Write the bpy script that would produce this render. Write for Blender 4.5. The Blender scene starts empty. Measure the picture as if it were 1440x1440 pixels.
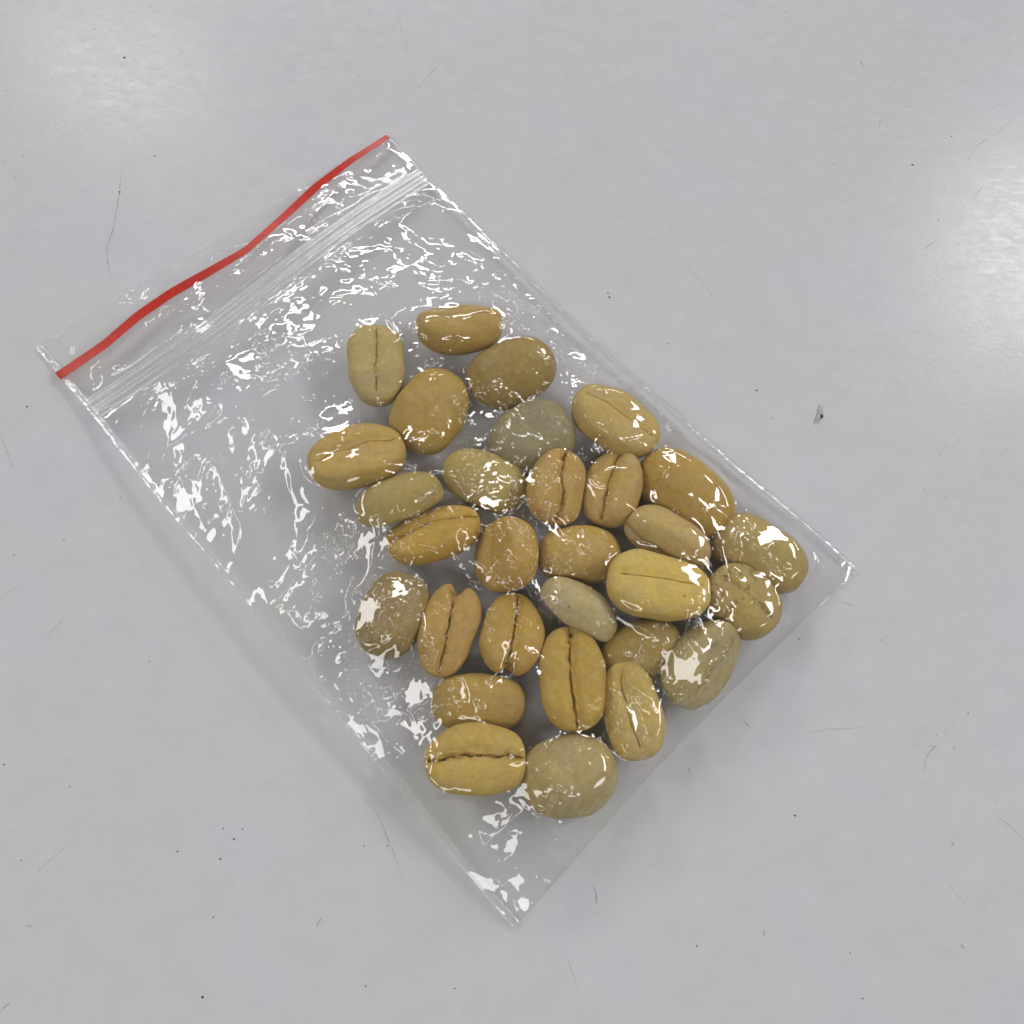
import bpy, math
import numpy as np
from mathutils import Matrix, Vector

# one Blender unit is one centimetre: the bag is 6 cm wide
sc = bpy.context.scene
sc.unit_settings.system = 'METRIC'
sc.unit_settings.scale_length = 0.01
col = sc.collection
rng = np.random.default_rng(7)

# ------------------------------------------------------------------ camera
F_PX = 1250.0                                   # focal length, in pixels of a 1440 px wide frame
C = np.array([-0.847755, -4.525695, 10.238035])
R = np.array([[0.99714439, 0.0, 0.07551862], [-0.03053269, -0.91462344, 0.40315223], [0.0690711, -0.40430678, -0.91201163]])
cam_data = bpy.data.cameras.new('camera')
cam_data.sensor_fit = 'HORIZONTAL'
cam_data.sensor_width = 36.0
cam_data.lens = 36.0 * F_PX / 1440.0
cam_data.clip_start = 0.1
cam_data.clip_end = 3000.0
cam = bpy.data.objects.new('camera', cam_data)
Rb = R @ np.diag([1, -1, -1])
M = Matrix.Identity(4)
for i in range(3):
    for j in range(3):
        M[i][j] = Rb[i, j]
    M[i][3] = C[i]
cam.matrix_world = M
col.objects.link(cam)
sc.camera = cam


def at(px, py, z=0.0):
    """point of the plane z = const seen at a pixel of the 1440 px photograph"""
    r = R @ np.array([(px - 720) / F_PX, (py - 720) / F_PX, 1.0])
    return C + r * ((z - C[2]) / r[2])


# ------------------------------------------------------------------ light: two ceiling panels, plus panels added for glints on the film
world = bpy.data.worlds.new('World')
sc.world = world
world.use_nodes = True
bg = world.node_tree.nodes['Background']
bg.inputs['Color'].default_value = (0.97, 0.985, 1.0, 1)
bg.inputs['Strength'].default_value = 0.08
CEIL = 100.0
LAMP_RADIANCE = 14.0
# centre x, y, size x, size y, relative brightness; all after the first two are added for film highlights
LAMPS = [(-55, 124, 22, 8, 1.7), (95, 90, 18, 26, 1.5), (-104, 36, 20, 60, 0.65), (126, 18, 22, 60, 1.15),
         (-34, -86, 64, 22, 0.5), (-30, 212, 64, 20, 2.1), (72, 240, 60, 18, 2.1), (-118, -72, 50, 22, 0.5),
         (128, -75, 50, 22, 0.55), (225, 90, 17, 60, 1.5), (-160, 150, 55, 20, 1.2)]
for (x, y, sx, sy, k) in LAMPS:
    ld = bpy.data.lights.new('ceiling_or_added_panel', 'AREA')
    ld.shape = 'RECTANGLE'
    sx, sy = sx * 1.3, sy * 1.3
    ld.size, ld.size_y = sx, sy
    ld.energy = LAMP_RADIANCE * k * math.pi * sx * sy
    ld.color = (1.0, 0.985, 0.965)
    lo = bpy.data.objects.new('ceiling_or_added_panel', ld)
    lo.location = (x, y, CEIL)
    col.objects.link(lo)

sc.view_settings.view_transform = 'Standard'
sc.view_settings.look = 'None'
sc.view_settings.exposure = 0.0
sc.view_settings.gamma = 1.0
sc.view_settings.use_curve_mapping = False
sc.render.engine = 'CYCLES'
sc.cycles.use_denoising = True
sc.cycles.max_bounces = 6
sc.cycles.diffuse_bounces = 3
sc.cycles.glossy_bounces = 3
sc.cycles.use_adaptive_sampling = True
sc.cycles.adaptive_threshold = 0.035
sc.cycles.transparent_max_bounces = 24
sc.cycles.sample_clamp_indirect = 6.0


# ------------------------------------------------------------------ helpers
def srgb(r, g, b):
    f = lambda c: (c / 255 / 12.92) if c / 255 <= 0.04045 else ((c / 255 + 0.055) / 1.055) ** 2.4
    return (f(r), f(g), f(b), 1.0)


def perlin(x, y, seed=0):
    r_ = np.random.default_rng(seed)
    N = 256
    ang = r_.random((N, N)) * 2 * np.pi
    gx, gy = np.cos(ang), np.sin(ang)
    x0 = np.floor(x).astype(int); y0 = np.floor(y).astype(int)
    fx, fy = x - x0, y - y0
    def g(i, j):
        a, b = (x0 + i) % N, (y0 + j) % N
        return gx[a, b] * (fx - i) + gy[a, b] * (fy - j)
    s = lambda t: t * t * t * (t * (t * 6 - 15) + 10)
    u, v = s(fx), s(fy)
    return 1.5 * ((g(0, 0) * (1 - u) + g(1, 0) * u) * (1 - v) + (g(0, 1) * (1 - u) + g(1, 1) * u) * v)


def facets(x, y, seed=0):
    """continuous piecewise-flat noise: crumpled film"""
    r_ = np.random.default_rng(seed)
    N = 256
    val = r_.random((N, N)) * 2 - 1
    s = (x + y) * 0.3660254
    i = np.floor(x + s).astype(int); j = np.floor(y + s).astype(int)
    fx, fy = x + s - i, y + s - j
    up = fx > fy
    v00 = val[i % N, j % N]; v11 = val[(i + 1) % N, (j + 1) % N]
    v10 = val[(i + 1) % N, j % N]; v01 = val[i % N, (j + 1) % N]
    return np.where(up, v00 * (1 - fx) + v10 * (fx - fy) + v11 * fy, v00 * (1 - fy) + v01 * (fy - fx) + v11 * fx)


def blur(a, n=2):
    for k in range(n):
        b = a.copy()
        b[1:-1] = 0.25 * a[:-2] + 0.5 * a[1:-1] + 0.25 * a[2:]
        a = b.copy()
        a[:, 1:-1] = 0.25 * b[:, :-2] + 0.5 * b[:, 1:-1] + 0.25 * b[:, 2:]
    return a


def grid_faces(nu, nv, wrap_v=False):
    i = np.arange(nu - 1)[:, None]; j = np.arange(nv if wrap_v else nv - 1)[None, :]
    j2 = (j + 1) % nv
    return np.stack([i * nv + j, (i + 1) * nv + j, (i + 1) * nv + j2, i * nv + j2], -1).reshape(-1, 4)


def mesh_from(name, verts, quads, smooth=True, extra=None):
    me = bpy.data.meshes.new(name)
    polys = [tuple(map(int, q)) for q in quads] if extra else None
    if extra:
        me.from_pydata([tuple(map(float, v)) for v in verts], [], polys + [tuple(map(int, e)) for e in extra])
    else:
        n = len(quads)
        me.vertices.add(len(verts))
        me.vertices.foreach_set('co', np.asarray(verts, np.float32).ravel())
        me.loops.add(n * 4)
        me.loops.foreach_set('vertex_index', np.asarray(quads, np.int32).ravel())
        me.polygons.add(n)
        me.polygons.foreach_set('loop_start', np.arange(n, dtype=np.int32) * 4)
        me.update(calc_edges=True)
    me.polygons.foreach_set('use_smooth', [smooth] * len(me.polygons))
    me.validate()
    me.update()
    return me


def link(name, me, mat, parent=None):
    o = bpy.data.objects.new(name, me)
    if mat is not None and len(me.materials) == 0:
        me.materials.append(mat)
    col.objects.link(o)
    if parent is not None:
        o.parent = parent
    return o


class NT:
    def __init__(self, name):
        self.m = bpy.data.materials.new(name)
        self.m.use_nodes = True
        self.t = self.m.node_tree
        self.t.nodes.clear()
    def n(self, kind, **kw):
        nd = self.t.nodes.new(kind)
        for k, v in kw.items():
            if k.startswith('in_'):
                key = k[3:]
                key = int(key) if key.isdigit() else key.replace('_', ' ')
                if hasattr(v, 'node'):
                    self.t.links.new(v, nd.inputs[key])
                else:
                    nd.inputs[key].default_value = v
            else:
                setattr(nd, k, v)
        return nd
    def out(self, sock):
        o = self.t.nodes.new('ShaderNodeOutputMaterial')
        self.t.links.new(sock, o.inputs['Surface'])
        return self.m


def math_n(t, op, a, b=None, clamp=False):
    nd = t.n('ShaderNodeMath', operation=op, in_0=a, use_clamp=clamp)
    if b is not None:
        if hasattr(b, 'node'):
            t.t.links.new(b, nd.inputs[1])
        else:
            nd.inputs[1].default_value = b
    return nd.outputs[0]


# ------------------------------------------------------------------ materials
def table_material():
    t = NT('table_laminate')
    co = t.n('ShaderNodeTexCoord').outputs['Object']
    # tint that drifts between grey-green and grey-lavender
    n1 = t.n('ShaderNodeTexNoise', in_Vector=co, in_Scale=0.42, in_Detail=4.0, in_Roughness=0.6)
    r1 = t.n('ShaderNodeValToRGB', in_Fac=n1.outputs['Fac'])
    r1.color_ramp.elements[0].position = 0.38; r1.color_ramp.elements[0].color = (0.568, 0.573, 0.574, 1)
    r1.color_ramp.elements[1].position = 0.64; r1.color_ramp.elements[1].color = (0.570, 0.564, 0.612, 1)
    # cloudy grime
    n2 = t.n('ShaderNodeTexNoise', in_Vector=co, in_Scale=2.3, in_Detail=5.0, in_Roughness=0.68)
    r2 = t.n('ShaderNodeMapRange', in_0=n2.outputs['Fac'], in_1=0.3, in_2=0.7, in_3=0.972, in_4=1.02)
    # hair-like brushed strokes
    mp = t.n('ShaderNodeMapping', in_Vector=co, in_Rotation=(0, 0, math.radians(48)), in_Scale=(1.0, 2.6, 1.0))
    n3 = t.n('ShaderNodeTexNoise', in_Vector=mp.outputs[0], in_Scale=3.2, in_Detail=5.0, in_Roughness=0.7, in_Distortion=1.2)
    r3 = t.n('ShaderNodeMapRange', in_0=n3.outputs['Fac'], in_1=0.3, in_2=0.7, in_3=0.988, in_4=1.010)
    # pepper
    n4 = t.n('ShaderNodeTexVoronoi', in_Vector=co, in_Scale=1.25)
    sp = t.n('ShaderNodeMapRange', in_0=n4.outputs['Distance'], in_1=0.008, in_2=0.02, in_3=0.45, in_4=1.0)
    n5 = t.n('ShaderNodeTexVoronoi', in_Vector=co, in_Scale=4.0)
    sp5 = t.n('ShaderNodeMapRange', in_0=n5.outputs['Distance'], in_1=0.02, in_2=0.06, in_3=0.86, in_4=1.0)
    f = math_n(t, 'MULTIPLY', r2.outputs[0], r3.outputs[0])
    f = math_n(t, 'MULTIPLY', f, sp.outputs[0])
    f = math_n(t, 'MULTIPLY', f, sp5.outputs[0])
    mul = t.n('ShaderNodeVectorMath', operation='SCALE', in_0=r1.outputs[0])
    t.t.links.new(f, mul.inputs['Scale'])
    # fine embossed grain + scratches in the gloss
    nb = t.n('ShaderNodeTexNoise', in_Vector=co, in_Scale=14.0, in_Detail=3.0, in_Roughness=0.65)
    h = math_n(t, 'ADD', math_n(t, 'MULTIPLY', nb.outputs['Fac'], 0.6), math_n(t, 'MULTIPLY', n3.outputs['Fac'], 0.25))
    bp = t.n('ShaderNodeBump', in_Strength=0.16, in_Distance=0.02, in_Height=h)
    rr = t.n('ShaderNodeMapRange', in_0=n3.outputs['Fac'], in_1=0.3, in_2=0.7, in_3=0.13, in_4=0.32)
    b = t.n('ShaderNodeBsdfPrincipled', in_Base_Color=mul.outputs[0], in_Roughness=rr.outputs[0], in_IOR=1.28, in_Normal=bp.outputs[0])
    return t.out(b.outputs[0])


def film_material(name, rough=0.05, veil=0.0, r0=0.065):
    t = NT(name)
    g = t.n('ShaderNodeNewGeometry')
    d = t.n('ShaderNodeVectorMath', operation='DOT_PRODUCT', in_0=g.outputs['Incoming'], in_1=g.outputs['Normal'])
    c = math_n(t, 'ABSOLUTE', d.outputs['Value'])
    s5 = math_n(t, 'POWER', math_n(t, 'SUBTRACT', 1.0, c, True), 5.0)
    fac = math_n(t, 'ADD', math_n(t, 'MULTIPLY', s5, 0.75), r0, True)
    tr = t.n('ShaderNodeBsdfTransparent', in_Color=(1.0, 1.0, 1.0, 1))
    gl = t.n('ShaderNodeBsdfGlossy', in_Color=(1, 1, 1, 1), in_Roughness=rough)
    base = tr.outputs[0]
    if veil > 0:
        df = t.n('ShaderNodeBsdfDiffuse', in_Color=(0.9, 0.9, 0.9, 1))
        tl = t.n('ShaderNodeBsdfTranslucent', in_Color=(0.9, 0.9, 0.9, 1))
        dd = t.n('ShaderNodeMixShader', in_0=0.5, in_1=df.outputs[0], in_2=tl.outputs[0])
        base = t.n('ShaderNodeMixShader', in_0=veil, in_1=base, in_2=dd.outputs[0]).outputs[0]
    mx = t.n('ShaderNodeMixShader', in_0=fac, in_1=base, in_2=gl.outputs[0])
    return t.out(mx.outputs[0])


def bean_material():
    t = NT('unroasted_coffee_bean')
    oi = t.n('ShaderNodeObjectInfo')
    co = t.n('ShaderNodeTexCoord').outputs['Object']
    off = t.n('ShaderNodeVectorMath', operation='ADD', in_0=co)
    sc_ = math_n(t, 'MULTIPLY', oi.outputs['Random'], 50.0)
    t.t.links.new(sc_, off.inputs[1])
    p = off.outputs[0]
    n1 = t.n('ShaderNodeTexNoise', in_Vector=p, in_Scale=2.6, in_Detail=4.0, in_Roughness=0.6)
    m1 = t.n('ShaderNodeMapRange', in_0=n1.outputs['Fac'], in_1=0.32, in_2=0.68, in_3=0.0, in_4=1.0)
    # greyish-green and ochre patches over the bean's own colour
    grey = t.n('ShaderNodeMix', data_type='RGBA', blend_type='MULTIPLY', in_0=1.0, in_6=oi.outputs['Color'], in_7=(0.96, 0.95, 1.16, 1))
    ochre = t.n('ShaderNodeMix', data_type='RGBA', blend_type='MULTIPLY', in_0=1.0, in_6=oi.outputs['Color'], in_7=(1.04, 1.0, 0.80, 1))
    c1 = t.n('ShaderNodeMix', data_type='RGBA', in_0=m1.outputs[0], in_6=grey.outputs[2], in_7=ochre.outputs[2])
    n2 = t.n('ShaderNodeTexNoise', in_Vector=p, in_Scale=14.0, in_Detail=4.0, in_Roughness=0.7)
    m2 = t.n('ShaderNodeMapRange', in_0=n2.outputs['Fac'], in_1=0.3, in_2=0.7, in_3=0.86, in_4=1.11)
    c2 = t.n('ShaderNodeVectorMath', operation='SCALE', in_0=c1.outputs[2])
    t.t.links.new(m2.outputs[0], c2.inputs['Scale'])
    # dull patches of dried skin with broken edges
    ns = t.n('ShaderNodeTexNoise', in_Vector=p, in_Scale=4.5, in_Detail=5.0, in_Roughness=0.72, in_Distortion=0.6)
    ms = t.n('ShaderNodeMapRange', in_0=ns.outputs['Fac'], in_1=0.53, in_2=0.60, in_3=0.0, in_4=0.22)
    cs = t.n('ShaderNodeMix', data_type='RGBA', in_0=ms.outputs[0], in_6=c2.outputs[0], in_7=srgb(186, 172, 130))
    # small brown freckles
    v = t.n('ShaderNodeTexVoronoi', in_Vector=p, in_Scale=3.0)
    fm = t.n('ShaderNodeMapRange', in_0=v.outputs['Distance'], in_1=0.03, in_2=0.07, in_3=0.6, in_4=0.0)
    c3 = t.n('ShaderNodeMix', data_type='RGBA', in_0=fm.outputs[0], in_6=cs.outputs[2], in_7=srgb(112, 84, 44))
    # dried silverskin: brown stain painted where the bean carries it
    at_ = t.n('ShaderNodeAttribute', attribute_name='stain')
    c4 = t.n('ShaderNodeMix', data_type='RGBA', in_0=at_.outputs['Fac'], in_6=c3.outputs[2], in_7=srgb(100, 78, 42))
    # fibres along the bean
    mp = t.n('ShaderNodeMapping', in_Vector=p, in_Scale=(0.35, 1.0, 1.0))
    n3 = t.n('ShaderNodeTexNoise', in_Vector=mp.outputs[0], in_Scale=22.0, in_Detail=3.0, in_Roughness=0.65)
    n4 = t.n('ShaderNodeTexNoise', in_Vector=p, in_Scale=5.0, in_Detail=3.0)
    hh = math_n(t, 'ADD', math_n(t, 'MULTIPLY', n3.outputs['Fac'], 0.35), n4.outputs['Fac'])
    bp = t.n('ShaderNodeBump', in_Strength=0.55, in_Distance=0.03, in_Height=hh)
    b = t.n('ShaderNodeBsdfPrincipled', in_Base_Color=c4.outputs[2], in_Roughness=0.58, in_IOR=1.36, in_Normal=bp.outputs[0])
    return t.out(b.outputs[0])


def plain(name, color, rough=0.5, alpha=1.0):
    t = NT(name)
    co = t.n('ShaderNodeTexCoord').outputs['Object']
    n1 = t.n('ShaderNodeTexNoise', in_Vector=co, in_Scale=9.0, in_Detail=4.0)
    m = t.n('ShaderNodeMapRange', in_0=n1.outputs['Fac'], in_1=0.3, in_2=0.7, in_3=0.85, in_4=1.12)
    c = t.n('ShaderNodeVectorMath', operation='SCALE', in_0=color[:3])
    t.t.links.new(m.outputs[0], c.inputs['Scale'])
    b = t.n('ShaderNodeBsdfPrincipled', in_Base_Color=c.outputs[0], in_Roughness=rough)
    if alpha < 1:
        m2 = t.n('ShaderNodeMapRange', in_0=n1.outputs['Fac'], in_1=0.3, in_2=0.65, in_3=alpha * 0.25, in_4=alpha)
        t.t.links.new(m2.outputs[0], b.inputs['Alpha'])
    return t.out(b.outputs[0])


MAT_TABLE = table_material()
MAT_FRONT = film_material('clear_film', 0.032, 0.020, 0.060)
MAT_BACK = film_material('clear_film_back', 0.05, 0.012, 0.016)
MAT_SEAM = film_material('welded_film_edge', 0.16, 0.17, 0.06)
MAT_ZIP = film_material('zip_plastic', 0.22, 0.30, 0.16)
MAT_BEAN = bean_material()
MAT_RED = plain('red_plastic_strip', (0.52, 0.026, 0.012, 1), 0.42)
MAT_DARK = plain('dark_dirt', (0.035, 0.032, 0.03, 1), 0.8)
MAT_MARK = plain('grey_scuff', (0.14, 0.14, 0.145, 1), 0.7, 0.26)
MAT_FAINT = plain('faint_scuff', (0.18, 0.18, 0.185, 1), 0.7, 0.14)
MAT_FLAKE = plain('grey_flake', (0.42, 0.42, 0.41, 1), 0.6)

# ------------------------------------------------------------------ the table
me = bpy.data.meshes.new('table_top')
S = 160.0
me.from_pydata([(-S, -S, 0), (S, -S, 0), (S, S, 0), (-S, S, 0)], [], [(0, 1, 2, 3)])
table = link('table_top', me, MAT_TABLE)
table['kind'] = 'structure'


def ribbon(name, pts, width, mat, parent, z=0.004, thick=0.0015, taper=True):
    """thin flat mark with thickness, through pixel points"""
    P = np.array([at(x, y, z) for x, y in pts])
    # resample
    d = np.r_[0, np.cumsum(np.linalg.norm(np.diff(P, axis=0), axis=1))]
    n = max(6, int(d[-1] / 0.05))
    s = np.linspace(0, d[-1], n)
    Q = np.stack([np.interp(s, d, P[:, k]) for k in range(3)], 1)
    Q[:, :2] += (rng.random((n, 2)) - 0.5) * width * 0.5
    T = np.gradient(Q, axis=0); T /= np.linalg.norm(T, axis=1)[:, None] + 1e-9
    Nn = np.stack([-T[:, 1], T[:, 0], 0 * T[:, 0]], 1)
    w = width * 0.5 * (np.sin(np.linspace(0.15, math.pi - 0.15, n)) ** 0.6 if taper else np.ones(n)) * (0.7 + 0.6 * rng.random(n))
    L, Rr = Q - Nn * w[:, None], Q + Nn * w[:, None]
    up = np.array([0, 0, thick])
    V = np.concatenate([np.stack([L, Rr, Rr + up, L + up], 1).reshape(-1, 3)])
    return link(name, mesh_from(name, V, grid_faces(n, 4, True)), mat, parent)


# scuffs and hair scratches in the laminate
for k_, (pts, w) in enumerate([([(172, 238), (167, 275), (160, 320), (150, 350), (152, 375), (156, 392)], 0.022),
               ([(1210, 86), (1217, 99)], 0.016), ([(1238, 168), (1236, 184)], 0.010),
               ([(1428, 164), (1408, 182), (1396, 191)], 0.012), ([(1390, 193), (1373, 206)], 0.011),
               ([(1372, 210), (1356, 233)], 0.009), ([(1403, 147), (1408, 147)], 0.014), ([(1398, 286), (1393, 289)], 0.012),
               ([(1402, 290), (1396, 289)], 0.010),
               ([(1303, 1050), (1318, 1049), (1309, 1055), (1300, 1071), (1301, 1083)], 0.010),
               ([(1405, 1150), (1424, 1165), (1440, 1180)], 0.016), ([(1338, 1183), (1342, 1190)], 0.014),
               ([(1335, 1244), (1346, 1258), (1358, 1272)], 0.011), ([(1351, 1326), (1354, 1332), (1358, 1333)], 0.014),
               ([(1075, 1308), (1074, 1318)], 0.020), ([(36, 1302), (46, 1302)], 0.016), ([(0, 1422), (14, 1409)], 0.012),
               ([(511, 1122), (525, 1137), (534, 1150), (545, 1180), (556, 1205), (566, 1235)], 0.012),
               ([(833, 1245), (838, 1253), (839, 1272)], 0.012), ([(1140, 1030), (1160, 1026), (1215, 1023)], 0.011),
               ([(1044, 1013), (1050, 1017), (1056, 1024)], 0.014), ([(968, 1080), (972, 1089)], 0.013),
               ([(1180, 845), (1200, 852)], 0.008), ([(620, 88), (590, 120), (570, 138)], 0.009), ([(560, 20), (566, 50), (575, 75)], 0.009),
               ([(960, 365), (985, 395), (1010, 425)], 0.010), ([(48, 1230), (75, 1206), (92, 1190)], 0.010),
               ([(444, 1305), (452, 1290)], 0.014), ([(0, 610), (12, 640), (20, 665)], 0.010), ([(0, 840), (30, 822)], 0.009),
               ([(60, 900), (90, 870)], 0.008), ([(790, 1330), (806, 1368), (812, 1390)], 0.008),
               ([(1060, 60), (1085, 42)], 0.007), ([(1300, 350), (1316, 338)], 0.009), ([(1370, 275), (1383, 262)], 0.010)]):
    ribbon('scratch', pts, w * 0.8, MAT_FAINT if abs(pts[0][0] - pts[-1][0]) + abs(pts[0][1] - pts[-1][1]) > 38 else MAT_MARK, table)

# dust specks: many tiny crumbs, one mesh
V, Fq = [], []
def crumb(px, py, r):
    c = at(px, py, 0.0)
    n = 7
    b0 = len(V)
    a0 = rng.random() * 6.28
    for k in range(n):
        a = a0 + 2 * math.pi * k / n
        q = r * (0.6 + 0.7 * rng.random())
        V.append((c[0] + q * math.cos(a), c[1] + 0.8 * q * math.sin(a), 0.002))
    V.append((c[0], c[1], 0.002 + r * 0.8))
    for k in range(n):
        Fq.append((b0 + k, b0 + (k + 1) % n, b0 + n))
for (x, y, r) in [(175, 81, .020), (133, 41, .010), (176, 47, .007), (217, 219, .012), (168, 270, .018), (855, 412, .014), (857, 418, .018),
                  (1283, 232, .020), (1189, 178, .010), (1173, 231, .010), (1338, 192, .014), (1320, 310, .010), (1064, 549, .014),
                  (1086, 588, .008), (940, 483, .010), (948, 607, .010), (329, 1180, .012), (314, 1165, .009), (341, 1166, .008),
                  (310, 1208, .010), (250, 1197, .010), (285, 1402, .014), (1118, 1147, .012), (545, 1189, .008), (512, 1190, .008),
                  (98, 1106, .008), (6, 1075, .010), (30, 1210, .008), (1213, 1404, .010), (1195, 1340, .007), (38, 572, .012),
                  (32, 220, .010), (22, 250, .008), (210, 8, .010), (1369, 25, .008), (700, 130, .007), (930, 90, .007), (1105, 17, .008),
                  (1330, 700, .008), (1240, 900, .008), (300, 1290, .008), (980, 1330, .009), (640, 1390, .008), (90, 760, .008),
                  (20, 780, .008), (210, 930, .008), (760, 60, .008), (480, 130, .007)]:
    crumb(x, y, r)
for k in range(13):
    gx, gy = rng.random() * 1440, rng.random() * 1440
    for q in range(rng.integers(2, 12)):
        crumb(gx + rng.normal() * 45, gy + rng.normal() * 45, 0.003 + 0.005 * rng.random() ** 2)
me = bpy.data.meshes.new('dust')
me.from_pydata(V, [], Fq)
o = link('dust', me, MAT_DARK)
o['kind'] = 'stuff'
o['label'] = 'scattered tiny dark dust specks lying on the grey table'
o['category'] = 'dust'

# the curled flake on the right
fl = bpy.data.objects.new('debris_flake', None)
fl.location = at(1151, 582, 0)
col.objects.link(fl)
fl['label'] = 'tiny curled grey flake with dark crumb on table right of bag'
fl['category'] = 'debris'
base = at(1151, 582, 0)
L = np.array([at(x, y) - base for x, y in [(1152, 566), (1149, 578), (1146, 590), (1142, 598)]])
Rr = np.array([at(x, y) - base for x, y in [(1154.5, 568), (1155, 580), (1152, 591), (1144, 598.5)]])
L *= 0.8; Rr *= 0.8
hz = np.array([0.008, 0.03, 0.03, 0.006])
Vv = []
for k in range(4):
    l, r_ = L[k].copy(), Rr[k].copy()
    l[2] = 0.006; r_[2] = hz[k] + 0.006
    Vv += [l, r_, r_ + [0, 0, 0.004], l + [0, 0, 0.004]]
link('flake', mesh_from('flake', np.array(Vv), grid_faces(4, 4, True)), MAT_FLAKE, fl)
V, Fq = [], []
crumb(1152.5, 585.5, 0.052)
me = bpy.data.meshes.new('crumb')
me.from_pydata([tuple(np.array(v) - base) for v in V], [], Fq)
link('crumb', me, MAT_DARK, fl)

# ------------------------------------------------------------------ the coffee beans
BEANS = [
 # px, py, length px, width px, image angle, roll, lift, colour, crease (depth, gap, curve, ragged), label
 (646, 461, 120, 80, -2, 33, 0, (180, 150, 80), (1.0, .8, .0, .3), 'tan bean lying crosswise at the very top, crease near its upper edge'),
 (529, 516, 113, 79, 92, -2, 0, (182, 163, 102), (.55, .45, .1, .9), 'upright pale bean with centred crease, nearest to the zip'),
 (604, 573, 126, 101, 58, 180, 0, (180, 150, 74), None, 'smooth ochre bean, dome up, right of the upright pale creased bean'),
 (720, 521, 127, 90, 20, 178, 0, (160, 136, 76), None, 'smooth brownish bean just below the crosswise topmost bean'),
 (503, 645, 136, 88, 17, 17, 0, (188, 158, 84), (.9, .6, .2, .4), 'creased tan bean furthest left of all, below the upright pale one'),
 (563, 705, 124, 76, 22, -128, 0, (170, 150, 88), None, 'smooth slim bean wedged under the leftmost creased bean'),
 (610, 752, 134, 84, 13, 24, 0, (190, 152, 68), (1, .9, .1, .8), 'golden bean with crease open at its left end, under the slim smooth bean'),
 (682, 675, 124, 80, -24, 172, 0, (176, 156, 92), None, 'smooth bean under glare, left of the pair of upright creased beans'),
 (749, 611, 120, 98, 25, 180, 0, (146, 138, 100), None, 'grey-green smooth bean crossed by bright film lines'),
 (782, 687, 106, 82, 79, -24, .06, (184, 150, 80), (1.2, 1.5, .3, 1.0), 'upright bean with crease torn at its foot, left one of a pair'),
 (861, 688, 108, 80, 73, 30, .03, (186, 155, 85), (1.1, 1.2, .2, .8), 'upright bean with crease along its left side, right one of a pair'),
 (864, 595, 132, 84, -34, 12, 0, (190, 164, 96), (.7, .6, .15, .4), 'slanted creased tan bean beside the right seam, above the largest bean'),
 (966, 689, 150, 98, -44, 180, 0, (182, 148, 70), None, 'largest smooth ochre bean, beside the right seam'),
 (938, 757, 126, 80, -26, -82, .02, (188, 164, 104), (1, .9, .1, .6), 'pale slanted bean showing its crease along the lower edge'),
 (1070, 774, 142, 86, -32, 176, 0, (176, 154, 92), None, 'smooth tan bean furthest right, towards the right corner'),
 (712, 780, 98, 96, 94, 62, 0, (188, 152, 74), (.8, .7, .0, .5), 'short upright golden bean below the brightest glare in the middle'),
 (815, 778, 118, 80, 3, 180, .02, (186, 154, 78), None, 'smooth golden bean lying level under the upright pair'),
 (924, 826, 144, 93, -8, 4, .20, (208, 178, 92), (.7, .5, .0, .4), 'brightest yellow bean with fine long crease, lying on top of others'),
 (1041, 848, 112, 90, -40, 6, 0, (170, 148, 88), (.14, .5, .0, 1.2), 'brown-flecked bean under the right end of the brightest yellow bean'),
 (813, 857, 122, 74, -36, -125, .05, (184, 170, 122), None, 'whitish slim smooth bean left of the brightest yellow bean'),
 (553, 862, 124, 94, 64, 180, 0, (150, 131, 82), None, 'dark olive smooth bean alone at the lower left'),
 (632, 888, 132, 78, 75, 2, 0, (186, 150, 78), (1.1, 1.2, .15, 1.0), 'bean whose crease gapes wide at the upper tip'),
 (719, 892, 120, 82, 82, -10, 0, (186, 150, 70), (1.1, 1.3, .2, 1.0), 'bean whose crease gapes dark at the lower tip'),
 (804, 956, 146, 91, 94, 6, 0, (188, 153, 70), (1.3, .8, .2, 1.1), 'golden upright bean with deep full-length crease, below the whitish slim bean'),
 (903, 912, 118, 86, 24, 180, 0, (164, 140, 74), None, 'shaded smooth bean half hidden below the brightest yellow bean'),
 (986, 934, 134, 94, 54, -38, 0, (170, 156, 108), (.14, .5, .1, 1.3), 'greyish scarred bean nearest to the bottom fold, right of the glare patch'),
 (889, 1000, 138, 80, 100, 22, .03, (192, 166, 94), (.6, .6, .5, .3), 'yellow bean with short curved crease and bright glare on its lower end'),
 (674, 986, 134, 84, -2, 180, 0, (176, 146, 72), None, 'smooth ochre bean lying level, between the gaping pair and the ragged bean'),
 (668, 1069, 140, 98, 3, 6, 0, (194, 162, 78), (1.3, 1.5, .15, 1.6), 'yellow bean with ragged flaky crease, lowest on the left'),
 (801, 1088, 136, 110, 12, 180, 0, (172, 156, 104), None, 'round greyish smooth bean, lowest of all'),
]
NS, NP = 96, 136


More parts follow.
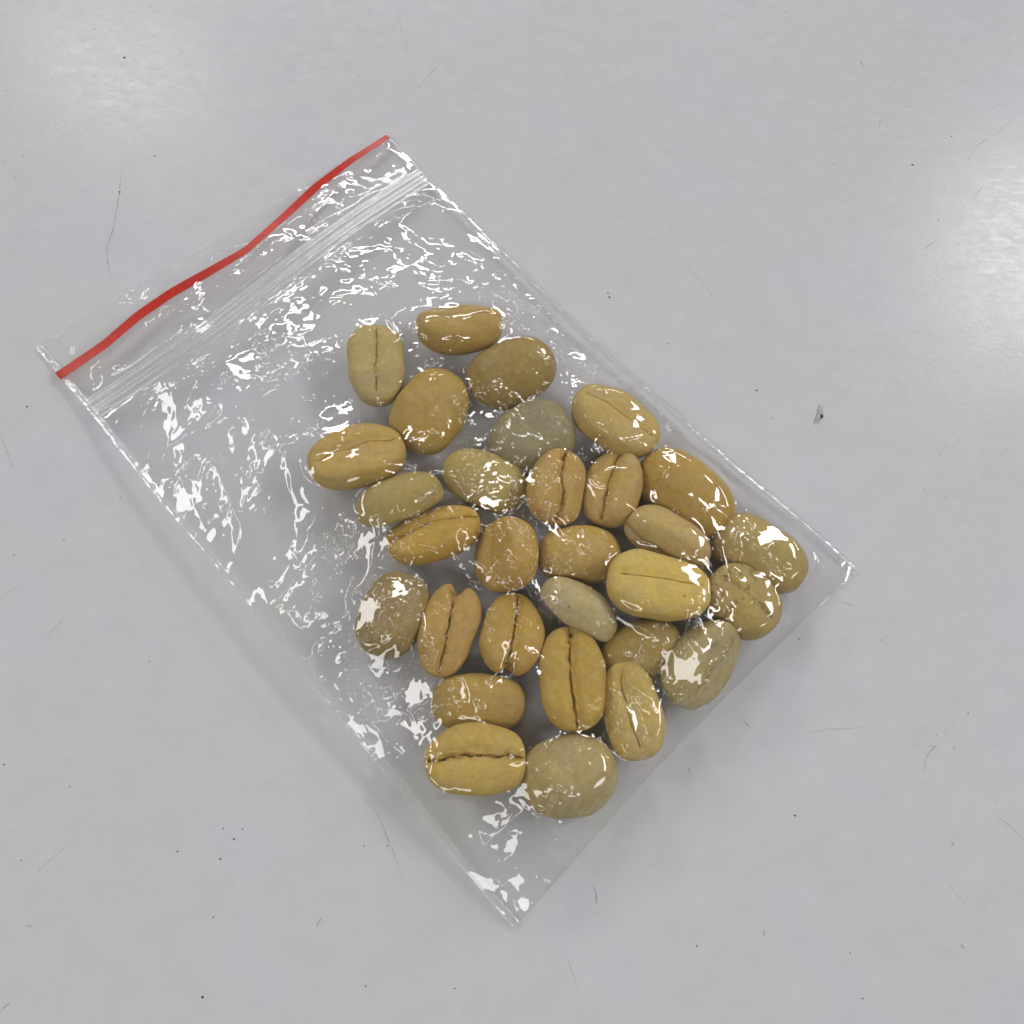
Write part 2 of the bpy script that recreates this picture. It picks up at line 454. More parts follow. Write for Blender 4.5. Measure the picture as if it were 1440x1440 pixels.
def bean_shape(L_, W_, crease, seed):
    r_ = np.random.default_rng(seed)
    a, b = L_ / 2, W_ / 2
    thick = min(W_ * 0.75, 0.62)
    cf, cd = thick * 0.36, thick * 0.64
    t = np.linspace(0, math.pi, NS)
    s = -np.cos(t)
    # samples round the girth, dense at the crease
    ph = np.linspace(-math.pi / 2, 1.5 * math.pi, 4001)
    den = 1 + 7 * np.exp(-((ph - math.pi / 2) / 0.26) ** 2)
    cum = np.r_[0, np.cumsum((den[1:] + den[:-1]) / 2)]; cum /= cum[-1]
    phi = np.interp(np.arange(NP) / NP, cum, ph)
    S_, PH = np.meshgrid(s, phi, indexing='ij')
    p = 2.25 + 0.35 * r_.random()
    rr = np.clip(1 - np.abs(S_) ** p, 0, None) ** (1 / p)
    taper = 1 + (r_.random() - 0.5) * 0.16 * S_
    cy, sy = np.cos(PH), np.sin(PH)
    X = a * S_
    Y = b * rr * taper * np.sign(cy) * np.abs(cy) ** 0.92
    Z = np.where(sy > 0, cf * rr ** 0.75 * np.abs(sy) ** (0.70 if crease is not None and crease[0] > 0.95 else 0.55), -cd * rr ** 1.0 * np.abs(sy) ** 0.95)
    # lumps
    for k in range(14):
        kv = r_.normal(size=3) * (3.0 if k < 6 else 7.0)
        A = (0.013 if k < 6 else 0.0042)
        w = A * np.sin(kv[0] * X + kv[1] * Y + kv[2] * Z + r_.random() * 6.28)
        Z = Z + w * rr ** 0.5
        Y = Y + 0.6 * w * cy * rr ** 0.5
    sg = np.sign(sy) * np.abs(sy) ** 0.6 * rr ** 0.5
    o_ = seed * 3.7 + np.where(sy > 0, 0.0, 31.0)
    Z = Z + sg * (0.012 * perlin(X * 2.6 + o_, Y * 2.6, 201) + 0.006 * perlin(X * 5.5 + o_, Y * 7, 202) - 0.005 * np.abs(perlin(X * 4 + o_, Y * 8, 203)) + 0.0018 * perlin(X * 16 + o_, Y * 20, 204))
    Z = Z + sg * 0.016 * facets(X * 2.1 + o_, Y * 2.3 + 11, 206)
    Y = Y + cy * rr * 0.018 * perlin(X * 3 + o_ * 0 + seed, Z * 3, 205)
    stain = np.zeros_like(X)
    if crease is not None:
        dep, gap, curve, rag = crease
        q = S_ * 3.0 + seed
        bend = curve * 0.22 * np.sin(S_ * 2.6 + r_.random() * 3) * b
        yc = bend + 0.012 * rag * perlin(q * 2.1, q * 0 + 3.3, seed) + 0.022 * perlin(q * 0.7, q * 0 + 1.7, seed + 1) + 0.007 * rag * perlin(q * 7, q * 0 + 5.1, seed + 2)
        top = np.clip(sy, 0, 1) ** 0.5
        dy = np.abs(Y - yc)
        gw = 0.0050 * gap * (0.40 + 0.55 * np.clip(1 + 2.0 * perlin(q * 1.3, q * 0 + 8.2, seed + 3), 0.1, 2.5)) * (1 + 0.5 * rag * np.abs(S_) ** 3 * (S_ * (1 if seed % 2 else -1) > 0))
        if seed in GAPE:
            side, amount = GAPE[seed]
            gw = gw + amount * np.clip((side * S_ - 0.45) / 0.5, 0, 1) ** 1.5
        endf = np.clip((1.0 - np.abs(S_)) / 0.10, 0, 1) if dep > 0.95 else np.clip((0.86 - np.abs(S_)) / 0.12, 0, 1)
        groove = 1 / (1 + (dy / (gw + 0.0022)) ** 4) * np.clip(0.9 + 0.9 * perlin(q * 2.9, q * 0 + 4.4, seed + 7), 0.45, 1.2)
        roll_in = np.exp(-(dy / (0.18 * b + gw)) ** 2)
        Z = Z - top * endf * groove * (0.056 * dep) - top * roll_in * 0.045 * dep * (0.4 + 0.6 * endf)
        stain = 0.35 * top * endf * groove * np.clip(0.5 + 0.9 * perlin(q * 1.7, Y * 9, seed + 9), 0, 1)
        if seed in GAPE and abs(GAPE[seed][1]) > 0.03:
            X = X - GAPE[seed][0] * 0.13 * np.exp(-(dy / 0.07) ** 2) * np.clip((GAPE[seed][0] * S_ - 0.72) / 0.28, 0, 1)
        # torn skin along the lips
        if rag > 0.7:
            lip = np.exp(-((dy - gw - 0.012) / 0.018) ** 2) * top * endf
            Z = Z + lip * 0.034 * rag * np.clip(perlin(X * 14, Y * 30, seed + 5), -0.5, 1)
    if seed == 18:   # brown flecks
        stain = np.maximum(stain, 0.5 * np.clip((perlin(X * 11, Y * 15, 77) - 0.28) * 5, 0, 1) * (X < 0) * (sy > 0))
    if seed == 25:   # scars
        Z = Z - 0.03 * np.clip((perlin(X * 4, Y * 5, 78) - 0.25) * 3, 0, 1) * (sy > 0) * rr
    if seed == 29:
        Z = Z + 0.008 * np.abs(perlin(X * 6, Y * 6, 79)) * rr
    return np.stack([X, Y, Z], -1).reshape(-1, 3), stain.ravel()


GAPE = {9: (-1, 0.022), 10: (-1, 0.012), 21: (1, 0.075), 22: (-1, 0.065), 23: (1, 0.022), 6: (-1, 0.014), 28: (-1, 0.018)}
bean_pts = []
bean_quads = grid_faces(NS, NP, True)
LIGHTEN = 1.13
for i, (px, py, lp, wp, ang, roll, lift, rgb, crease, label) in enumerate(BEANS):
    z0 = 0.27 + lift
    c = at(px, py, z0)
    depth = np.linalg.norm(c - C) * (1 / math.sqrt(1 + ((px - 720) / F_PX) ** 2 + ((py - 720) / F_PX) ** 2))
    cm = depth / F_PX
    dx, dy = math.cos(math.radians(ang)), -math.sin(math.radians(ang))
    e = at(px + dx * 40, py + dy * 40, z0) - at(px - dx * 40, py - dy * 40, z0)
    th = math.atan2(e[1], e[0])
    stretch = np.linalg.norm(e) / (80 * cm)          # ground foreshortening along the axis
    Lc = lp * cm * (1 + (stretch - 1) * 0.55)
    f = at(px + dy * 40, py - dx * 40, z0) - at(px - dy * 40, py + dx * 40, z0)
    st2 = np.linalg.norm(f) / (80 * cm)
    Wc = wp * cm * (1 + (st2 - 1) * 0.3)
    pts, stain = bean_shape(Lc, Wc, crease, i)
    rho = math.radians(roll)
    ex = np.array([math.cos(th), math.sin(th), 0])
    el = np.array([-math.sin(th), math.cos(th), 0])
    ez = np.array([0, 0, 1.0])
    nz = math.cos(rho) * ez + math.sin(rho) * el
    ny = np.cross(nz, ex)
    pitch = math.radians((rng.random() - 0.5) * 8)
    Rm = np.stack([ex, ny, nz], 1)
    cp, sp = math.cos(pitch), math.sin(pitch)
    Rm = Rm @ np.array([[cp, 0, sp], [0, 1, 0], [-sp, 0, cp]])
    w = pts @ Rm.T
    zmin = w[:, 2].min()
    ctr = (w.min(0) + w.max(0)) / 2
    zc = 0.03 + lift - zmin
    # keep the bean's middle on the line of sight of the photographed one
    g = at(px, py, zc + ctr[2])
    loc = np.array([g[0] - ctr[0], g[1] - ctr[1], zc])
    me = mesh_from('coffee_bean', pts, bean_quads)
    atr = me.attributes.new('stain', 'FLOAT', 'POINT')
    atr.data.foreach_set('value', stain.astype(np.float32))
    o = link('coffee_bean', me, MAT_BEAN)
    mw = Matrix.Identity(4)
    for r0 in range(3):
        for c0 in range(3):
            mw[r0][c0] = Rm[r0, c0]
        mw[r0][3] = loc[r0]
    o.matrix_world = mw
    lin = srgb(*rgb)
    golden = min(1.0, max(0.0, (rgb[0] - rgb[2] - 70) / 50))
    kr, kg, kb = 0.925 - 0.055 * golden, 0.925 + 0.0 * golden, 0.97 + 0.06 * golden
    o.color = (lin[0] * LIGHTEN * kr, lin[1] * LIGHTEN * kg, lin[2] * LIGHTEN * kb, 1.0)
    o['label'] = label
    o['category'] = 'coffee bean'
    o['group'] = 'coffee beans in the bag'
    bean_pts.append(w + loc)

# ------------------------------------------------------------------ the bag
W, Ln = 6.0, 9.363
O = np.array([-6.22, 2.355]); Ud = np.array([4.498, 3.971]) / W; Vd = np.array([6.089, -7.113]) / Ln
Ainv = np.linalg.inv(np.stack([Ud, Vd], 1))
def bow_r(v): return 1 - 0.028 * np.sin(np.clip(v / Ln, 0, 1) * math.pi) ** 1.2
def bow_b(u): return 1 - 0.016 * np.sin(np.clip(u / W, 0, 1) * math.pi)
def to_xy(u, v):
    u = u + (u / W - 0.5) * (0.05 * perlin(v * 0.55, v * 0 + 3.0, 71) + 0.018 * perlin(v * 1.7, v * 0 + 6.0, 72))
    uu, vv = u * bow_r(v), np.where(v > 4, 4 + (v - 4) * bow_b(u), v)
    return O[0] + uu * Ud[0] + vv * Vd[0], O[1] + uu * Ud[1] + vv * Vd[1]
def to_uv(x, y):
    q = Ainv @ np.stack([x - O[0], y - O[1]])
    return q[0] / bow_r(q[1]), q[1]
def seen_shift(x, y, z):
    """a raised edge keeps its place in the photograph"""
    k = z / C[2]
    return x + (C[0] - x) * k, y + (C[1] - y) * k

# lip with the red strip, zip line
ru = np.array([0.0, 0.72, 1.29, 1.86, 2.54, 3.06, 3.87, 4.5, 5.22, 6.0])
rv = np.array([0.54, 0.50, 0.40, 0.37, 0.40, 0.42, 0.27, 0.13, 0.05, 0.03])
def smooth_interp(x, xp, fp):
    xs = np.linspace(xp[0], xp[-1], 600)
    ys = np.interp(xs, xp, fp)
    k = np.exp(-np.linspace(-2.2, 2.2, 29) ** 2); k /= k.sum()
    ys = np.convolve(np.r_[np.full(14, ys[0]), ys, np.full(14, ys[-1])], k, 'valid')
    return np.interp(x, xs, ys)
def strip_v(u): return smooth_interp(u, ru, rv)
def strip_z(u): return 0.05 + 0.20 * np.sin(np.clip(u / W, 0, 1) * math.pi) ** 0.7 + 0.05 * np.sin(u * 2.3 + 0.6)
def zip_v(u): return 1.27 - 0.30 * u / W + 0.05 * np.sin(u * 1.1)
def zip_z(u): return 0.08 + 0.24 * np.sin(np.clip(u / W, 0, 1) * math.pi) ** 0.8
def left_z(v): return 0.03 + 0.26 * np.sin(np.clip((v - 0.3) / (Ln - 0.3), 0, 1) * math.pi) ** 0.8
def right_z(v): return 0.03 + 0.07 * np.sin(np.clip(v / Ln, 0, 1) * math.pi)

# back film: on the table, lifted at the left edge and under the zip
def back_z(u, v):
    z = 0.010 + (left_z(v) - 0.02) * np.exp(-(u / 0.55) ** 1.5) + (right_z(v) - 0.02) * np.exp(-((W - u) / 0.4) ** 1.5)
    zz = (zip_z(u) - 0.06) * np.exp(-((v - zip_v(u)) / 0.42) ** 2)
    lip = np.clip(1 - v / 0.9, 0, 1) * (0.10 + 0.08 * np.sin(u * 1.9 + 1.0)) * np.sin(np.clip(u / W, 0, 1) * math.pi) ** 0.5
    return np.maximum(z, 0.01 + zz) + lip

# membrane that rests on the beans
MU, MV = 241, 361
uu = np.linspace(0, W, MU); vv = np.linspace(0, Ln, MV)
obst = np.full((MU, MV), -1.0)
allp = np.concatenate(bean_pts)
bu, bv = to_uv(allp[:, 0], allp[:, 1])
iu = np.clip(np.round(bu / W * (MU - 1)).astype(int), 0, MU - 1)
iv = np.clip(np.round(bv / Ln * (MV - 1)).astype(int), 0, MV - 1)
np.maximum.at(obst, (iu, iv), allp[:, 2])
def dil(a):
    b = a.copy()
    b[1:] = np.maximum(b[1:], a[:-1]); b[:-1] = np.maximum(b[:-1], a[1:])
    c_ = b.copy()
    c_[:, 1:] = np.maximum(c_[:, 1:], b[:, :-1]); c_[:, :-1] = np.maximum(c_[:, :-1], b[:, 1:])
    return c_
obst = dil(dil(obst))
UU, VV = np.meshgrid(uu, vv, indexing='ij')
obst = np.where(obst > 0, obst + 0.012, -1)
floor_ = np.maximum(obst, back_z(UU, VV) + 0.006)
zipmask = np.abs(VV - zip_v(UU)) < 0.11
fixed = np.zeros_like(zipmask); fixval = np.zeros_like(UU)
def fix(mask, val):
    fixed[mask] = True; fixval[mask] = np.broadcast_to(val, mask.shape)[mask]
fix(VV < strip_v(UU), strip_z(UU) + 0 * VV)
fix(zipmask, zip_z(UU) + 0 * VV)
e = np.zeros_like(fixed); e[0] = True; fix(e, left_z(VV))
e = np.zeros_like(fixed); e[-1] = True; fix(e, right_z(VV))
e = np.zeros_like(fixed); e[:, -1] = True; fix(e, 0.03 + 0 * VV)

bean_zone = (obst > 0).astype(float)
for _ in range(14):
    bean_zone = dil(bean_zone)

def solve(step, h0, iters):
    fl_, fx_, fv_ = floor_[::step, ::step], fixed[::step, ::step], fixval[::step, ::step]
    uu_, vv_ = UU[::step, ::step], VV[::step, ::step]
    press = np.where(vv_ > 1.3, np.where(bean_zone[::step, ::step] > 0.5, -0.12, 0.18), 0.03) * (W / (MU - 1) * step) ** 2 * (0.6 + 0.8 * perlin(uu_ * 0.8, vv_ * 0.8, 5))
    h = np.where(fx_, fv_, np.maximum(h0, fl_))
    for k in range(iters):
        av = h.copy()
        av[1:-1, 1:-1] = 0.25 * (h[2:, 1:-1] + h[:-2, 1:-1] + h[1:-1, 2:] + h[1:-1, :-2]) + 0.25 * press[1:-1, 1:-1]
        h = np.where(fx_, fv_, np.maximum(av, fl_))
    return h
def up(a, shape):
    x = np.linspace(0, a.shape[0] - 1, shape[0]); y = np.linspace(0, a.shape[1] - 1, shape[1])
    i = np.clip(x.astype(int), 0, a.shape[0] - 2); j = np.clip(y.astype(int), 0, a.shape[1] - 2)
    fx, fy = (x - i)[:, None], (y - j)[None]
    return (a[i][:, j] * (1 - fx) + a[i + 1][:, j] * fx) * (1 - fy) + (a[i][:, j + 1] * (1 - fx) + a[i + 1][:, j + 1] * fx) * fy
h = solve(4, np.zeros((61, 91)), 500)
h = solve(2, up(h, (121, 181)), 350)
h = solve(1, up(h, (241, 361)), 260)

# fine grid, wrinkles
GU, GV = 600, 900
gu = np.linspace(0, W, GU)
gt = np.linspace(0, 1, GV)
GUU = np.repeat(gu[:, None], GV, 1)
sv = strip_v(gu)[:, None]
GVV = sv + (Ln - sv) * gt[None, :]
def sample(a, u, v):
    x = np.clip(u / W * (MU - 1), 0, MU - 1.001); y = np.clip(v / Ln * (MV - 1), 0, MV - 1.001)
    i = x.astype(int); j = y.astype(int); fx = x - i; fy = y - j
    return (a[i, j] * (1 - fx) + a[i + 1, j] * fx) * (1 - fy) + (a[i, j + 1] * (1 - fx) + a[i + 1, j + 1] * fx) * fy
obs_s = blur(np.where(obst > 0, obst, np.minimum(h, 0.9)), 4)
touch = blur((obst > 0).astype(float), 1)
H = blur(sample(blur(h, 7), GUU, GVV), 4)
OB = np.where(sample(touch, GUU, GVV) > 0.5, blur(sample(obs_s, GUU, GVV), 4), -1.0)

def crumple(u, v, seed):
    wx = u + 0.16 * perlin(u * 1.7, v * 1.7, seed) + 0.04 * perlin(u * 6, v * 6, seed + 1)
    wy = v + 0.16 * perlin(u * 1.7 + 9, v * 1.7, seed + 2) + 0.04 * perlin(u * 6 + 9, v * 6, seed + 3)
    m1 = np.clip(0.72 + 0.7 * perlin(u * 0.9, v * 0.9, seed + 4), 0.40, 1.3)
    m2 = np.clip(0.55 + 1.0 * perlin(u * 1.3, v * 1.3, seed + 5), 0.12, 1.3)
    z = 0.110 * m1 * facets(wx * 1.35, wy * 1.1, seed + 6)
    z = z + 0.066 * m1 * facets(wx * 2.5 + 5, wy * 2.1, seed + 7)
    z = z + 0.008 * m2 * facets(wx * 6.5 + 5, wy * 6.0, seed + 8)
    z = z + 0.0008 * m2 * facets(wx * 15, wy * 14, seed + 9)
    z = blur(z, 4)
    z = z + 0.0030 * perlin(wx * 7, wy * 7, seed + 10) + 0.0021 * m1 * perlin(wx * 13, wy * 13, seed + 11) + 0.0004 * (0.3 + m2) * perlin(wx * 26, wy * 22, seed + 12)
    return z

WR = crumple(GUU, GVV, 100)
# sharp creases: random short folds plus those that run from the beans to the corners
def px_uv(x, y, z=0.25):
    p = at(x, y, z); a, b = to_uv(np.array([p[0]]), np.array([p[1]])); return float(a[0]), float(b[0])
creases = []
for a, b in [((192, 632), (347, 595)), ((347, 595), (430, 537)), ((690, 605), (770, 628)), ((770, 628), (830, 610)), ((690, 632), (760, 650)),
             ((640, 345), (610, 420)), ((640, 345), (690, 362)), ((690, 362), (700, 395)), ((790, 520), (870, 600)), ((800, 480), (855, 520)),
             ((700, 1180), (720, 1290)), ((670, 1160), (700, 1230)), ((930, 950), (860, 1060)), ((640, 800), (760, 870)), ((740, 720), (860, 870)),
             ((560, 690), (500, 900)), ((1000, 700), (1100, 790)), ((960, 880), (1010, 960)), ((1040, 850), (1100, 930)), ((1105, 830), (1200, 805)),
             ((520, 1000), (640, 1160)), ((450, 930), (560, 1060)), ((880, 1060), (800, 1180)), ((760, 1170), (730, 1290)), ((1110, 830), (1140, 870)),
             ((300, 640), (345, 760)), ((350, 690), (330, 770)), ((410, 780), (500, 900)), ((240, 640), (300, 770)), ((660, 300), (830, 500))]:
    creases.append((px_uv(*a), px_uv(*b), 0.020 * (0.6 + 0.8 * rng.random()), 0.035 + 0.03 * rng.random()))
ctrs = [px_uv(b[0], b[1], 0.35) for b in BEANS]
for a_ in range(len(ctrs)):
    for b_ in range(a_):
        dd = math.dist(ctrs[a_], ctrs[b_])
        if dd < 1.7 and rng.random() < 0.28:
            j1_, j2_ = (rng.random(2) - 0.5) * 0.5, (rng.random(2) - 0.5) * 0.5
            creases.append((tuple(np.array(ctrs[a_]) + j1_), tuple(np.array(ctrs[b_]) + j2_), 0.014 + 0.022 * rng.random(), 0.03 + 0.05 * rng.random()))
for c_ in ctrs:
    for tgt in ((0.1, c_[1] + rng.normal() * 0.6), (W - 0.1, c_[1] + rng.normal() * 0.6), (c_[0] + rng.normal() * 0.6, Ln - 0.1), (c_[0] + rng.normal(), 1.5)):
        if 0.7 < math.dist(c_, tgt) < 2.6 and rng.random() < 0.5:
            c2_ = tuple(np.array(c_) + (np.array(tgt) - np.array(c_)) * min(0.6, 0.6 / math.dist(c_, tgt)))
            creases.append((c2_, tgt, 0.012 + 0.022 * rng.random(), 0.03 + 0.05 * rng.random()))
for k in range(120):
    u0, v0 = rng.random() * W, 1.4 + rng.random() * (Ln - 1.5)
    a = rng.random() * math.pi; l = 0.15 + 0.5 * rng.random() ** 2
    creases.append(((u0, v0), (u0 + l * math.cos(a), v0 + l * math.sin(a)), (rng.random() - 0.4) * 0.022, 0.02 + 0.04 * rng.random()))
for k in range(50):
    u0, v0 = rng.random() * W, 0.1 + rng.random() * 0.9
    a = rng.random() * math.pi; l = 0.1 + 0.3 * rng.random()
    creases.append(((u0, v0), (u0 + l * math.cos(a), v0 + l * math.sin(a)), (rng.random() - 0.4) * 0.02, 0.02 + 0.03 * rng.random()))
for (p0, p1, A, wd) in creases:
    lo_u, hi_u = min(p0[0], p1[0]) - 0.3, max(p0[0], p1[0]) + 0.3
    lo_v, hi_v = min(p0[1], p1[1]) - 0.3, max(p0[1], p1[1]) + 0.3
    i0, i1 = np.searchsorted(gu, [lo_u, hi_u])
    j0, j1 = int(np.clip(lo_v / Ln * GV - 40, 0, GV)), int(np.clip(hi_v / Ln * GV + 5, 0, GV))
    if i1 <= i0 or j1 <= j0: continue
    su, sv_ = GUU[i0:i1, j0:j1], GVV[i0:i1, j0:j1]
    d = np.array(p1) - np.array(p0); l = np.linalg.norm(d) + 1e-6; d /= l
    s = (su - p0[0]) * d[0] + (sv_ - p0[1]) * d[1]
    tt = np.abs(-(su - p0[0]) * d[1] + (sv_ - p0[1]) * d[0] + 0.03 * perlin(su * 4, sv_ * 4, 31))
    along = np.clip(np.minimum(s, l - s) / (0.3 * l) + 0.1, 0, 1)
    WR[i0:i1, j0:j1] += A * along * np.exp(-tt / wd)

# keep edges, zip and strip calm
edge = np.clip(np.minimum(GUU, W - GUU) / 0.35, 0.12, 1) * np.clip((Ln - GVV) / 0.3, 0.1, 1)
zipd = np.clip((np.abs(GVV - zip_v(GUU)) - 0.10) / 0.25, 0.03, 1)
lipd = np.clip((GVV - sv) / 0.25, 0.15, 1)
taut = np.where(OB > 0, np.clip((H - OB) / 0.06, 0.22, 1), 1.0)
taut = blur(taut, 3)
WR = WR * edge * zipd * lipd * taut * np.where(GVV > 1.5, np.clip(0.44 + 0.12 * (GVV - 1.5), 0.44, 0.74), 0.7)
# glare patches shaped into the film: x, y, size in pixels; each is a nearly flat facet
# tilted on purpose to mirror the lamp panel needing the least turn
X, Y = to_xy(GUU, GVV)
HF = H + WR
def smooth_slope(i0, j0, rad):
    sl = np.s_[max(i0 - rad, 0):i0 + rad, max(j0 - rad, 0):j0 + rad]
    A_ = np.stack([X[sl].ravel() - X[i0, j0], Y[sl].ravel() - Y[i0, j0], np.ones(X[sl].size)], 1)
    return np.linalg.lstsq(A_, H[sl].ravel(), rcond=None)[0]
for (px, py, rp) in [(698, 722, 40), (742, 716, 20), (478, 605, 24), (584, 511, 17), (676, 605, 20), (630, 622, 14), (806, 522, 22), (263, 687, 22),
                     (350, 700, 15), (372, 650, 17), (347, 516, 24), (522, 780, 27), (549, 945, 36), (590, 980, 18), (569, 850, 22), (520, 876, 18), (769, 841, 22),
                     (885, 1030, 22), (946, 958, 27), (804, 1148, 18), (276, 437, 20), (455, 282, 18), (782, 767, 19), (1066, 776, 20), (935, 670, 14),
                     (720, 1190, 14), (480, 730, 12), (655, 985, 14), (330, 750, 14), (705, 445, 20), (200, 642, 9), (218, 562, 9), (300, 592, 9), (430, 545, 13), (395, 490, 11), (385, 562, 8), (450, 500, 11), (560, 302, 10), (590, 272, 13), (540, 402, 9), (730, 386, 9), (690, 346, 8), (780, 470, 11), (890, 545, 8), (290, 742, 9), (395, 852, 9), (450, 902, 10), (500, 1012, 9), (560, 1052, 8), (620, 1122, 9), (690, 1152, 10), (770, 1202, 8), (742, 1270, 9), (1150, 792, 10), (610, 802, 10), (690, 832, 9), (340, 600, 8), (240, 720, 8), (830, 650, 13), 
                     (520, 470, 12), (430, 800, 12), (730, 1240, 10), (250, 640, 10)]:
    u0, v0 = px_uv(px, py, 0.3)
    i0 = int(np.clip(u0 / W * (GU - 1), 0, GU - 1)); j0 = int(np.clip((v0 - sv[i0, 0]) / (Ln - sv[i0, 0]) * (GV - 1), 0, GV - 1))
    p0 = np.array([X[i0, j0], Y[i0, j0], H[i0, j0]])
    Rc = rp * (0.0112 if rp > 17 else 0.0092)
    a1, b1, _ = smooth_slope(i0, j0, max(4, int(Rc / 0.011)))
    best = None
    for (lx, ly, sx, sy, k_) in LAMPS:
        tl_ = np.array([lx, ly, CEIL]) - p0; tl_ /= np.linalg.norm(tl_)
        tc_ = C - p0; tc_ /= np.linalg.norm(tc_)
        n_ = tl_ + tc_
        g_ = -n_[:2] / n_[2] - np.array([a1, b1])
        if best is None or np.linalg.norm(g_) < np.linalg.norm(best):
            best = g_
    if np.linalg.norm(best) > 0.5:
        best *= 0.5 / np.linalg.norm(best)
    th_ = rng.random() * math.pi; asp = 0.6 + 0.35 * rng.random()
    k_ = int(Rc * 4 / 0.0095) + 4
    sl = np.s_[max(i0 - k_, 0):i0 + k_, max(j0 - k_, 0):j0 + k_]
    Xs, Ys = X[sl], Y[sl]
    dx_, dy_ = Xs - p0[0], Ys - p0[1]
    e1, e2 = (dx_ * math.cos(th_) + dy_ * math.sin(th_)), (-dx_ * math.sin(th_) + dy_ * math.cos(th_)) / asp
    r_ = np.sqrt(e1 ** 2 + e2 ** 2) / Rc * (1 + 0.7 * perlin(Xs * 4.5 + 40, Ys * 4.5 + 40, int(px)) + 0.3 * perlin(Xs * 13 + 40, Ys * 13 + 40, int(py)))
    w_ = 1 / (1 + np.clip(r_, 0, 6) ** 7)
    # the facet keeps a good part of its small wrinkles
    target = p0[2] + a1 * dx_ + b1 * dy_ + best[0] * dx_ + best[1] * dy_ + (0.32 if rp > 17 else 0.5) * WR[sl]
    target = target + np.clip(np.max(np.where((w_ > 0.5) & (OB[sl] > 0), OB[sl] - 0.004 - target, 0)), 0, 0.16)
    HF[sl] = HF[sl] * (1 - w_) + target * w_
cl = np.where(OB > 0, OB - 0.006, -1.0)
HF = np.where(OB > 0, cl + 0.5 * (HF - cl + np.sqrt((HF - cl) ** 2 + 0.008 ** 2)), HF)
HF = np.maximum(HF, back_z(GUU, GVV) + 0.004)
X, Y = to_xy(GUU, GVV)
# raised edges keep their photographed place
wl = np.exp(-(GUU / 0.6) ** 2); wr = np.exp(-((W - GUU) / 0.6) ** 2); wt = np.exp(-((GVV - sv) / 0.5) ** 2) + np.exp(-((GVV - zip_v(GUU)) / 0.4) ** 2)
zs = np.maximum.reduce([wl * left_z(GVV), wr * right_z(GVV), np.clip(wt, 0, 1) * H])
X, Y = seen_shift(X, Y, zs)

bag_origin = np.array([*to_xy(np.array(W / 2), np.array(Ln / 2)), 0.0])
bag = bpy.data.objects.new('zip_bag', None)
bag.location = bag_origin
col.objects.link(bag)
bag['label'] = 'small clear plastic zip bag with red strip, holding the coffee beans'
bag['category'] = 'plastic bag'

def bag_part(name, V, quads, mat, smooth=True):
    V = np.asarray(V) - bag_origin
    return link(name, mesh_from(name, V, quads, smooth), mat, bag)

front = bag_part('front_film', np.stack([X, Y, HF], -1).reshape(-1, 3), grid_faces(GU, GV), MAT_FRONT)
front.data.flip_normals()

# back film
BU, BV = 260, 400
BUU, BVV = np.meshgrid(np.linspace(0, W, BU), np.linspace(0, Ln, BV), indexing='ij')
BZ = back_z(BUU, BVV)
bw = crumple(BUU, BVV, 300)
amp = 0.10 + 1.1 * np.clip(1 - BVV / 0.8, 0, 1)
BZ = np.maximum(BZ + bw * amp * np.clip(np.minimum(BUU, W - BUU) / 0.3, 0.1, 1), 0.005)
BX, BY = to_xy(BUU, BVV)
zs = np.maximum.reduce([np.exp(-(BUU / 0.6) ** 2) * left_z(BVV), np.exp(-((W - BUU) / 0.6) ** 2) * right_z(BVV), np.exp(-(BVV / 0.4) ** 2) * BZ])
BX, BY = seen_shift(BX, BY, zs)
bag_part('back_film', np.stack([BX, BY, BZ], -1).reshape(-1, 3), grid_faces(BU, BV), MAT_BACK)

# welded side seams: narrow crimped bands
def seam(side):
    n, m = 700, 9
    v = np.linspace(0.0 if side == 'r' else 0.0, Ln, n)
    a = np.linspace(-0.006, 0.085, m)
    VVs, AA = np.meshgrid(v, a, indexing='ij')
    q = AA + 0.010 * perlin(VVs * 5, AA * 0 + 2, 41 if side == 'l' else 42)
    u = q if side == 'l' else W - q
    base = left_z(VVs) if side == 'l' else right_z(VVs)
    z = base + 0.004 + 0.004 * perlin(VVs * 9, AA * 22, 43) + 0.002 * perlin(VVs * 22, AA * 8, 44) + 0.008 * np.sin(np.clip(AA / 0.085, 0, 1) * math.pi)
    x, y = to_xy(u, VVs)
    x, y = seen_shift(x, y, base)
    top = np.stack([x, y, z], -1)
    bot = top - [0, 0, 0.006]
    ring = np.concatenate([top, bot[:, ::-1]], 1)
    k = ring.shape[1]
    bag_part('side_seam', ring.reshape(-1, 3), grid_faces(n, k, True), MAT_SEAM)
seam('l'); seam('r')

# bottom fold: thin rounded edge
n = 400
u = np.linspace(0, W, n)
ring = []
for k in range(8):
    a = 2 * math.pi * k / 8
    x, y = to_xy(u, Ln + 0.012 * math.cos(a) + 0 * u)
    ring.append(np.stack([x, y, 0.026 + 0.014 * math.sin(a) + 0.006 * perlin(u * 6, u * 0 + 2, 51)], -1))
bag_part('bottom_fold', np.stack(ring, 1).reshape(-1, 3), grid_faces(n, 8, True), MAT_FRONT)

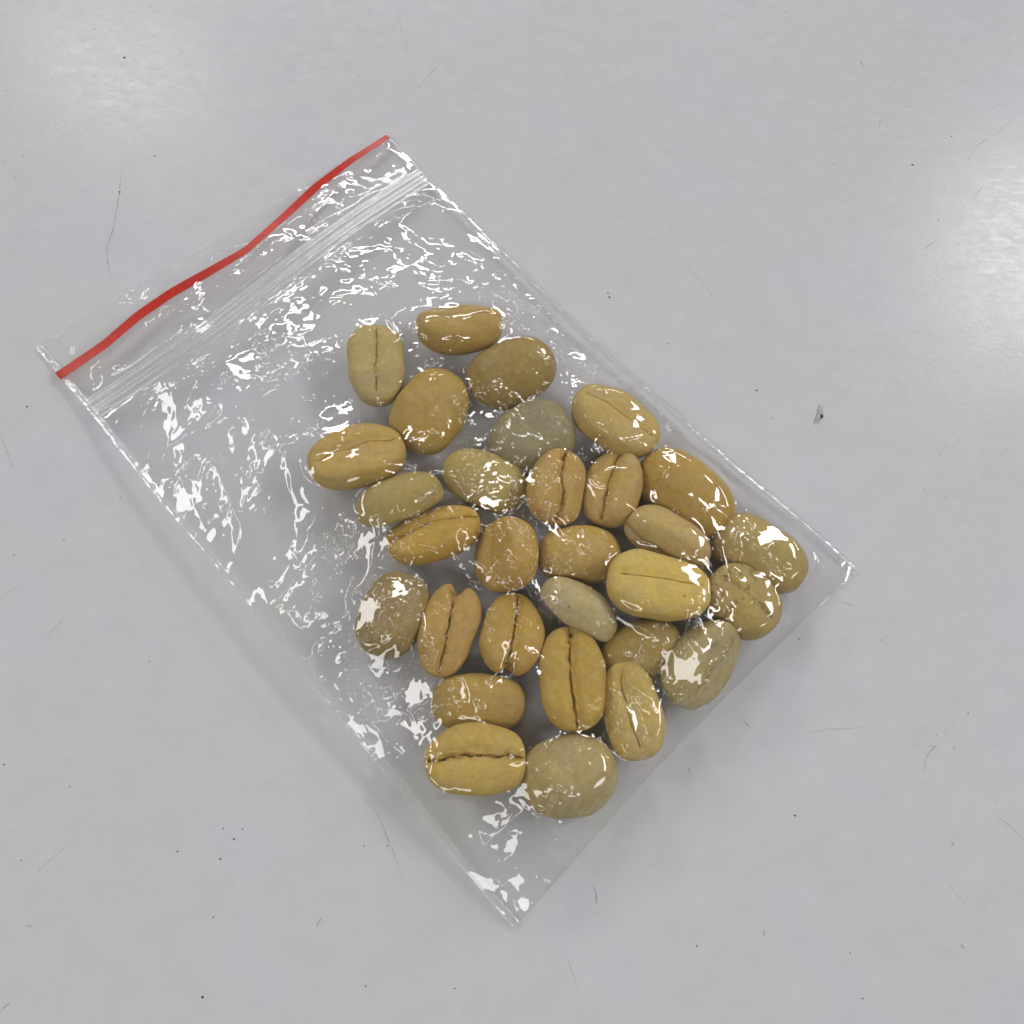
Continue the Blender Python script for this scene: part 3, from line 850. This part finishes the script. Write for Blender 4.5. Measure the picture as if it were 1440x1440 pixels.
# cut top edge of the back lip
ring = []
for k in range(8):
    a = 2 * math.pi * k / 8
    v_ = 0.006 * math.cos(a) + 0 * u
    zb = np.interp(u, BUU[:, 0], BZ[:, 0])
    x, y = to_xy(u, v_)
    x, y = seen_shift(x, y, zb)
    ring.append(np.stack([x, y, zb + 0.003 + 0.007 * math.sin(a)], -1))
bag_part('top_edge', np.stack(ring, 1).reshape(-1, 3), grid_faces(n, 8, True), MAT_SEAM)

# zip: two interlocking profiles and guide ribs
for dv, rad, zz in [(-0.155, 0.020, 0.012), (-0.08, 0.036, 0.020), (0.0, 0.027, 0.016), (0.075, 0.038, 0.020), (0.155, 0.022, 0.012)]:
    n = 500
    u = np.linspace(0.05, W - 0.05, n)
    ring = []
    for k in range(10):
        a = 2 * math.pi * k / 10
        v_ = zip_v(u) + dv + rad * math.cos(a) + 0.006 * perlin(u * 1.5, u * 0 + dv * 50, 61)
        z = zip_z(u) + zz + rad * math.sin(a) + 0.004 * perlin(u * 3, u * 0 + dv * 80, 62)
        x, y = to_xy(u, v_)
        x, y = seen_shift(x, y, zip_z(u))
        ring.append(np.stack([x, y, z], -1))
    bag_part('zip_ridge', np.stack(ring, 1).reshape(-1, 3), grid_faces(n, 10, True), MAT_ZIP)

# red strip along the front lip
n = 400
u = np.linspace(-0.02, W - 0.02, n)
uc = np.clip(u, 0, W)
v0 = strip_v(uc)
wd = 0.138 - 0.035 * np.clip(u / W, 0, 1) ** 1.5 + 0.004 * np.sin(u * 3.1)
ring = []
for (a, dz) in [(0, 0.004), (0.0, 0.010), (0.5, 0.010), (1.0, 0.010), (1, 0.004), (0.5, 0.004)]:
    vv_ = v0 - 0.04 + wd * a
    z = strip_z(uc) + 0.012 + dz + 0.015 * np.sin(u * 2.3 + 0.6) * (a - 0.5)
    x, y = to_xy(uc, vv_)
    x, y = seen_shift(x, y, strip_z(uc))
    x = x + (u - uc) * Ud[0]; y = y + (u - uc) * Ud[1]
    ring.append(np.stack([x, y, z], -1))
bag_part('red_strip', np.stack(ring, 1).reshape(-1, 3), grid_faces(n, 6, True), MAT_RED, False)
